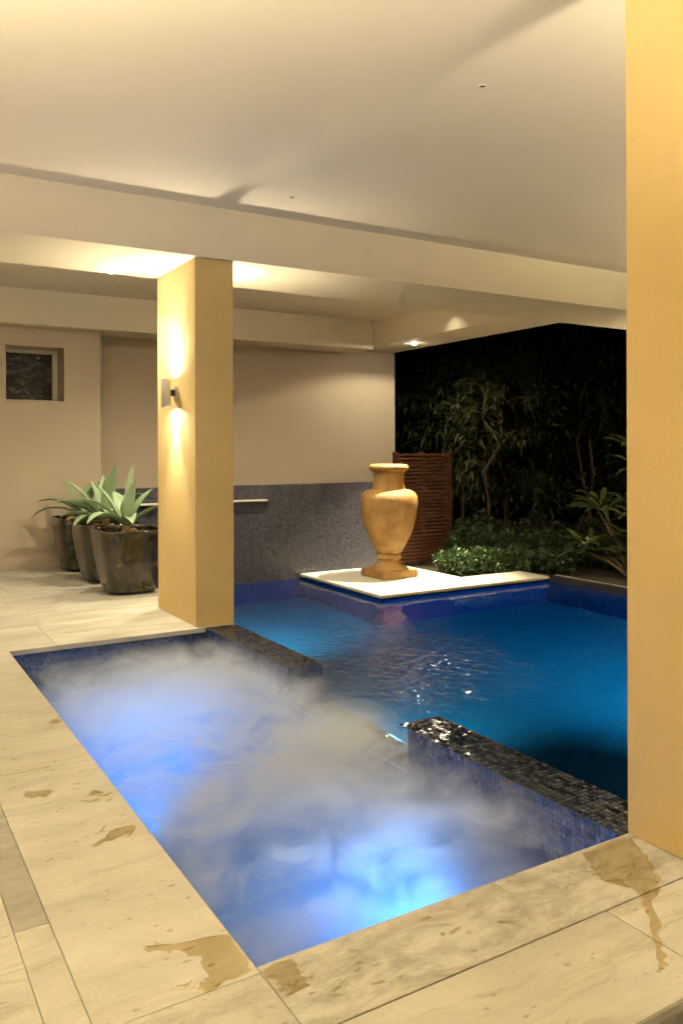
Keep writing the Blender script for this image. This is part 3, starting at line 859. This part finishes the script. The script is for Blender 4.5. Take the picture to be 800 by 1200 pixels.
# ------------------------------------------------------------------ planters and agaves
def planter(x, y, label):
    t = empty('planter', (x, y, 0), label, 'planter', 'dark glazed planters along the tiled wall')
    H = 0.67
    prof = [(0.0, 0.0), (0.40, 0.0), (0.56, 0.004), (0.66, 0.022), (0.73, 0.065), (0.80, 0.15), (0.88, 0.29), (0.945, 0.44), (0.985, 0.56), (1.0, 0.645), (1.0, 0.664), (0.985, 0.67), (0.945, 0.67), (0.93, 0.662), (0.925, 0.60)]
    prof = smooth_profile(prof, 3)
    n = 56
    vs, fs = [], []
    for s, z in prof:
        ex = 5.5 - 2.0 * max(0.0, 1 - z / 0.3)
        for i in range(n):
            a = 2 * math.pi * (i + .5) / n
            c_, s_ = math.cos(a), math.sin(a)
            r = 0.36 * s / ((abs(c_) ** ex + abs(s_) ** ex) ** (1 / ex))
            vs.append((r * c_, r * s_, max(0.0, z)))
    for k in range(len(prof) - 1):
        for i in range(n):
            j = (i + 1) % n
            fs.append((k * n + i, k * n + j, (k + 1) * n + j, (k + 1) * n + i))
    mesh_obj('pot_body', vs, fs, M['glaze'], t, smooth=True)
    g = 14
    sv, sf = [], []
    for a in range(g + 1):
        for b in range(g + 1):
            sv.append((-0.325 + 0.65 * a / g, -0.325 + 0.65 * b / g, 0.612 + random.uniform(-0.012, 0.012)))
    for a in range(g):
        for b in range(g):
            sf.append((a * (g + 1) + b, (a + 1) * (g + 1) + b, (a + 1) * (g + 1) + b + 1, a * (g + 1) + b + 1))
    mesh_obj('potting_soil', sv, sf, M['soil'], t)
def agave_leaf(parent, az, el, ln, wd, curl, base_h, mat, name='leaf', twist=0.0, r0=0.03):
    n, m = 14, 5
    vs, fs = [], []
    p = Vector((r0 * math.cos(az), r0 * math.sin(az), base_h))
    side = Vector((-math.sin(az), math.cos(az), 0))
    e = el
    prev = None
    for k in range(n + 1):
        t = k / n
        d = Vector((math.cos(az) * math.cos(e), math.sin(az) * math.cos(e), math.sin(e)))
        nr = side.cross(d) * -1
        sd = (side * math.cos(twist * t) + nr * math.sin(twist * t))
        nn = nr * math.cos(twist * t) - side * math.sin(twist * t)
        wv = wd * (0.42 + 0.58 * min(1, t / 0.45)) * (1 - max(0, (t - 0.5) / 0.5) ** 1.9) if t < 1 else 0.0
        for j in range(-2, 3):
            f = j / 2
            th = 0.010 * (1 - t)
            vs.append(p + sd * (f * wv * 0.5) + nn * (abs(f) ** 1.5 * wv * 0.26 - th * (1 - abs(f))))
        for j in range(-2, 3):
            f = j / 2
            vs.append(p + sd * (f * wv * 0.5) + nn * (abs(f) ** 1.5 * wv * 0.26 + 0.001))
        p = p + d * (ln / n)
        e -= curl / n * (0.4 + 1.2 * t)
    W2 = 2 * m
    for k in range(n):
        for j in range(m - 1):
            a = k * W2 + j
            fs.append((a, a + W2, a + W2 + 1, a + 1))
            b = a + m
            fs.append((b, b + 1, b + W2 + 1, b + W2))
        fs.append((k * W2, k * W2 + m, (k + 1) * W2 + m, (k + 1) * W2))
        fs.append((k * W2 + m - 1, (k + 1) * W2 + m - 1, (k + 1) * W2 + 2 * m - 1, k * W2 + 2 * m - 1))
    return mesh_obj(name, vs, fs, mat, parent, smooth=True)
D = rad
def agave(x, y, z, label, leaves, stem=0.10):
    t = empty('agave_plant', (x, y, z), label, 'agave', 'agaves in the planters')
    v, f = tube([(0, 0, -0.02), (0, 0, stem * .6), (0, 0, stem + .03)], [0.035, 0.045, 0.03], 10)
    mesh_obj('stem', v, f, M['dry'], t, smooth=True)
    for L in leaves:
        agave_leaf(t, D(L[0]), D(L[1]), L[2], L[3] * 1.35, D(L[4]), stem, M['agave'], twist=D(L[5]) if len(L) > 5 else 0)
    for k in range(5):
        agave_leaf(t, random.uniform(0, 6.28), D(random.uniform(5, 30)), random.uniform(0.12, 0.2), 0.05, D(90), 0.03, M['dry'], 'dry_leaf', random.uniform(-1, 1))
    return t
# image-right is about azimuth -31 deg, towards the viewer about -121 deg, image-left about 149 deg
planter(2.53, 8.62, 'dark glazed planter close behind the lamp column')
planter(2.53, 9.50, 'dark glazed planter in the middle of the row of three')
planter(2.51, 10.56, 'dark glazed planter against the window wall')
agave(2.49, 8.60, 0.61, 'pale green agave in the planter behind the lamp column',
      [(-70, 78, .52, .125, 10, 10), (40, 84, .66, .075, 8), (150, 60, .56, .075, 12), (-160, 38, .50, .125, 95), (-30, 38, .50, .10, 30), (-95, 45, .36, .11, 110, 20),
       (170, 50, .60, .085, 60), (95, 55, .50, .11, 30), (10, 62, .48, .10, 25), (-120, 70, .30, .07, 20)])
agave(2.50, 9.48, 0.61, 'pale green agave in the middle planter',
      [(-60, 80, .66, .15, 12, -15), (140, 52, .66, .09, 25), (150, 35, .58, .11, 45), (175, 25, .50, .09, 60), (-150, 15, .46, .14, 60, 15), (-25, 50, .55, .12, 50),
       (-100, 40, .45, .12, 90), (80, 65, .60, .10, 20), (30, 45, .55, .11, 40), (120, 70, .50, .08, 15), (-175, 55, .50, .10, 70)])
agave(2.48, 10.5, 0.61, 'smaller pale green agave in the planter against the window wall',
      [(150, 40, .60, .07, 75), (170, 25, .62, .06, 85), (-150, 45, .50, .09, 85), (-60, 62, .55, .11, 30), (-20, 45, .55, .10, 45), (-100, 30, .48, .10, 80), (130, 65, .60, .05, 25), (60, 60, .5, .09, 30)])

# ------------------------------------------------------------------ timber slat screen
fn = empty('timber_screen', (7.45, 10.02, -0.26), 'red brown timber screen of narrow horizontal slats beside the urn', 'fence')
sl = box('slat', 6.93, 7.985, 10.0, 10.022, -0.2, -0.16, M['timber'], fn, 0.003)
for k in range(1, 30):
    o = sl.copy(); COL.objects.link(o); o.parent = fn
    o.location = sl.location + Vector((random.uniform(-.003, .003), random.uniform(-.003, .003), k * 0.0555))
box('end_post', 7.95, 8.03, 10.024, 10.09, -0.26, 1.47, M['timber'], fn, 0.004)
box('post', 6.94, 7.01, 10.024, 10.09, -0.26, 1.47, M['timber'], fn, 0.004)
box('post', 7.44, 7.50, 10.024, 10.09, -0.26, 1.47, M['timber'], fn, 0.004)

# ------------------------------------------------------------------ planting
def leaf_cloud(centres, dirs, lens, wids, fold=0.25):
    """many lanceolate leaves: 6 vertices, 4 triangles-ish faces each, bent along the rib"""
    n = len(centres)
    d = dirs / np.linalg.norm(dirs, axis=1, keepdims=True)
    up = np.tile([0, 0, 1.0], (n, 1)) + rng.normal(0, .45, (n, 3))
    s = np.cross(d, up); s /= np.linalg.norm(s, axis=1, keepdims=True) + 1e-9
    u = np.cross(s, d)
    l = lens[:, None]; wv = wids[:, None]
    droop = np.array([0, 0, -1.0]) * l * 0.18
    a = centres
    m = centres + d * l * .45
    b = centres + d * l + droop
    v = np.stack([a, m + s * wv * .5 + u * wv * fold, b, m - s * wv * .5 + u * wv * fold, m], 1).reshape(-1, 3)
    base = np.arange(n)[:, None] * 5
    f = np.concatenate([base + [0, 4, 1], base + [1, 4, 2], base + [2, 4, 3], base + [3, 4, 0]], 1).reshape(-1, 3)
    return v, f

def cloud_mesh(name, v, f, mat, parent):
    me = bpy.data.meshes.new(name)
    me.vertices.add(len(v)); me.vertices.foreach_set('co', v.astype(np.float32).ravel())
    me.loops.add(len(f) * 3); me.loops.foreach_set('vertex_index', f.astype(np.int32).ravel())
    me.polygons.add(len(f)); me.polygons.foreach_set('loop_start', np.arange(0, len(f) * 3, 3, dtype=np.int32))
    me.update(calc_edges=True)
    me.materials.append(mat)
    return link(bpy.data.objects.new(name, me), parent)

def tree(name, x, y, h, r, crown0, label, nleaf, ll, lw, mat, stems=1, group='trees and tall shrubs beyond the pool', clumps=26, droop=0.35):
    t = empty(name, (x, y, -0.26), label, 'tree', group)
    tips = []
    tv, tf = [], []
    for s in range(stems):
        ox, oy = (random.uniform(-.12, .12), random.uniform(-.12, .12)) if stems > 1 else (0, 0)
        pts = [Vector((ox * (1 + k * .25) + random.gauss(0, .03) * k, oy * (1 + k * .25) + random.gauss(0, .03) * k, h * .92 * k / 6)) for k in range(7)]
        v, f = tube(pts, [0.045 * (1 - .12 * k) * (h / 4) for k in range(7)], 8)
        o = len(tv); tv += v; tf += [tuple(i + o for i in q) for q in f]
        tips.append(pts)
    cl = []
    for k in range(clumps):
        pts = random.choice(tips)
        zz = random.uniform(crown0, 1.0)
        i = min(5, int(zz * 6)); base = pts[i].lerp(pts[i + 1], zz * 6 - i if zz < 1 else 1)
        a = random.uniform(0, 6.28); rr = r * random.uniform(.25, 1.0) * (1 - .35 * abs(zz - (crown0 + 1) / 2) * 2)
        end = base + Vector((math.cos(a) * rr, math.sin(a) * rr, random.uniform(-.05, .35) * r))
        mid = base.lerp(end, .55) + Vector((0, 0, .08 * r))
        v, f = tube([base, mid, end], [0.016, 0.010, 0.004], 5)
        o = len(tv); tv += v; tf += [tuple(i + o for i in q) for q in f]
        cl.append((mid, end))
    mesh_obj('trunk', tv, tf, M['bark'], t, smooth=True)
    n = nleaf
    idx = rng.integers(0, len(cl), n)
    A = np.array([c[0] for c in cl]); B = np.array([c[1] for c in cl])
    tt = rng.uniform(.2, 1.1, n)[:, None]
    cen = A[idx] * (1 - tt) + B[idx] * tt + rng.normal(0, r * .13, (n, 3)) * np.array([1, 1, .8])
    d = (B[idx] - A[idx]); d /= np.linalg.norm(d, axis=1, keepdims=True)
    d = d * .5 + rng.normal(0, .7, (n, 3)); d[:, 2] -= droop
    v, f = leaf_cloud(cen, d, rng.uniform(.65, 1.3, n) * ll, rng.uniform(.7, 1.2, n) * lw)
    cloud_mesh('crown', v, f, mat, t)
    return t
G = 'trees and tall shrubs beyond the pool'
tree('slender_tree', 9.35, 10.6, 3.0, 0.75, 0.55, 'slender twin-stemmed young tree standing clear beyond the timber screen', 1300, .17, .045, M['leaf_a'], 2, G, 20)
tree('broadleaf_tree', 9.75, 12.2, 3.8, 1.3, 0.25, 'bushy broadleaf tree just past the timber screen', 3600, .17, .05, M['leaf_a'], 2, G, 34)
tree('broadleaf_tree', 10.5, 11.4, 3.8, 1.4, 0.22, 'loose leafy tree right of the slender twin-stemmed tree', 3800, .18, .05, M['leaf_a'], 3, G, 36)
tree('broadleaf_tree', 11.9, 10.6, 4.2, 1.5, 0.2, 'dark leafy tree behind the white-flowered frangipani', 3800, .18, .05, M['leaf_b'], 2, G, 36)
dark_lab = ['tall dark evergreen behind the wall end and timber screen', 'tall dark evergreen in the hedge behind the slender tree', 'tall dark evergreen in the hedge behind the loose leafy tree', 'tall dark evergreen in the hedge behind the frangipani', 'tall dark evergreen at the hedge end behind the garden column']
for k, (x, y) in enumerate([(9.9, 14.6), (11.3, 13.7), (12.9, 13.0), (14.6, 11.8), (16.0, 10.0)]):
    tree('evergreen_tree', x, y, 5.6 + random.uniform(-.3, .5), 1.9, 0.06, dark_lab[k], 9000, .22, .075, M['leaf_b'], 2, G, 70, 0.2)

def shrub(x, y, r, h, label, n=1500, mat=None, ll=.06, lw=.032):
    t = empty('low_shrub', (x, y, -0.26), label, 'shrub', 'low shrubs behind the urn platform')
    tv, tf = [], []
    for k in range(9):
        a = random.uniform(0, 6.28); rr = r * random.uniform(.2, .8)
        v, f = tube([(0, 0, 0), (rr * .5 * math.cos(a), rr * .5 * math.sin(a), h * .5), (rr * math.cos(a), rr * math.sin(a), h * .85)], [.01, .007, .003], 5)
        o = len(tv); tv += v; tf += [tuple(i + o for i in q) for q in f]
    mesh_obj('stem', tv, tf, M['bark'], t)
    u = rng.normal(0, 1, (n, 3)); u /= np.linalg.norm(u, axis=1, keepdims=True)
    rr = rng.uniform(.35, 1.0, n) ** .5
    lump = 1 + .25 * np.sin(u[:, 0] * 5 + x * 7) * np.sin(u[:, 1] * 4 + y * 3)
    cen = u * (rr * lump)[:, None] * np.array([r, r, h * .5]) + np.array([0, 0, h * .52])
    cen[:, 2] = np.maximum(cen[:, 2], .02)
    d = u * .6 + rng.normal(0, .6, (n, 3)); d[:, 2] += .3
    v, f = leaf_cloud(cen, d, rng.uniform(.6, 1.3, n) * ll, rng.uniform(.7, 1.2, n) * lw)
    cloud_mesh('foliage', v, f, mat or M['leaf_c'], t)
sh_lab = ['low small-leaved shrub against the end post of the timber screen', 'low small-leaved shrub second from the timber screen', 'low small-leaved shrub third from the timber screen', 'low small-leaved shrub fourth from the timber screen, by the platform tip', 'low small-leaved shrub beside the frangipani']
for k, (x, y, r, h) in enumerate([(8.05, 9.62, .42, .62), (8.55, 9.35, .40, .50), (8.98, 9.05, .42, .52), (9.35, 8.7, .40, .48), (9.6, 8.25, .40, .42)]):
    shrub(x, y, r, h, sh_lab[k])
fl_lab = ['ankle-high shrub hugging the back edge of the platform strip', 'ankle-high shrub at the inner corner of the platform slab', 'ankle-high shrub behind the tip of the platform strip', 'ankle-high shrub between the platform tip and the frangipani']
for k, (x, y, r, h) in enumerate([(7.75, 8.92, .32, .36), (7.30, 9.02, .30, .34), (8.25, 8.72, .34, .36), (8.62, 8.35, .34, .36)]):
    shrub(x, y, r, h, fl_lab[k], 1100)
for k, (x, y, r, h) in enumerate([(8.9, 10.4, .5, .7), (9.7, 9.9, .5, .65), (10.4, 9.3, .5, .6)]):
    shrub(x, y, r, h, ['dark rounded shrub at the foot of the slender tree', 'dark rounded shrub in the middle of the second shrub row', 'dark rounded shrub behind the frangipani'][k], 1400, M['leaf_b'], .08, .04)

# frangipani: fleshy forked stems ending in rosettes of long leaves, a few white flowers
fr = empty('frangipani', (9.0, 7.75, -0.26), 'frangipani shrub with long pointed leaves and small white flowers by the pool rim', 'shrub')
tv, tf = [], []
tips = [(-.30, .18, .36), (-.22, .05, .95), (-.16, .25, .42), (-.05, -.02, .30), (.05, -.28, .55), (-.08, .10, .98), (.12, -.18, 1.02), (.05, -.42, .88), (.2, -.3, 1.5), (.15, -.65, 1.3), (.3, -.1, 1.75), (.1, -.7, .6)]
for q in tips:
    e = Vector(q)
    v, f = tube([(0.12, -.2, 0), (0.12 + (e.x - .12) * .35, -.2 + (e.y + .2) * .4, e.z * .5), e], [.035, .026, .018], 8)
    o = len(tv); tv += v; tf += [tuple(i + o for i in g) for g in f]
mesh_obj('stem', tv, tf, M['bark'], fr, smooth=True)
for q in tips:
    for k in range(11):
        a = k * 2.4 + random.uniform(-.3, .3)
        lf = agave_leaf(fr, a, rad(random.uniform(-5, 55)), random.uniform(.30, .52), random.uniform(.07, .105), rad(random.uniform(30, 75)), 0, M['leaf_f'], 'leaf', random.uniform(-.4, .4), 0.012)
        lf.location = Vector(q)
    if random.random() < .75:
        for j in range(random.randint(2, 4)):
            c = Vector(q) + Vector((random.gauss(0, .05), random.gauss(0, .05), random.uniform(.04, .10)))
            vs, fs = [], []
            for p_ in range(5):
                a = p_ * 1.2566
                b = len(vs)
                vs += [Vector((0, 0, 0)), Vector((math.cos(a - .45) * .020, math.sin(a - .45) * .020, .008)), Vector((math.cos(a) * .034, math.sin(a) * .034, .006)), Vector((math.cos(a + .45) * .020, math.sin(a + .45) * .020, .010))]
                fs.append((b, b + 1, b + 2, b + 3))
            fl = mesh_obj('flower', vs, fs, M['petal'], fr)
            fl.location = c
            fl.rotation_euler = (random.uniform(-1, 1), random.uniform(-1, 1), random.uniform(0, 6))
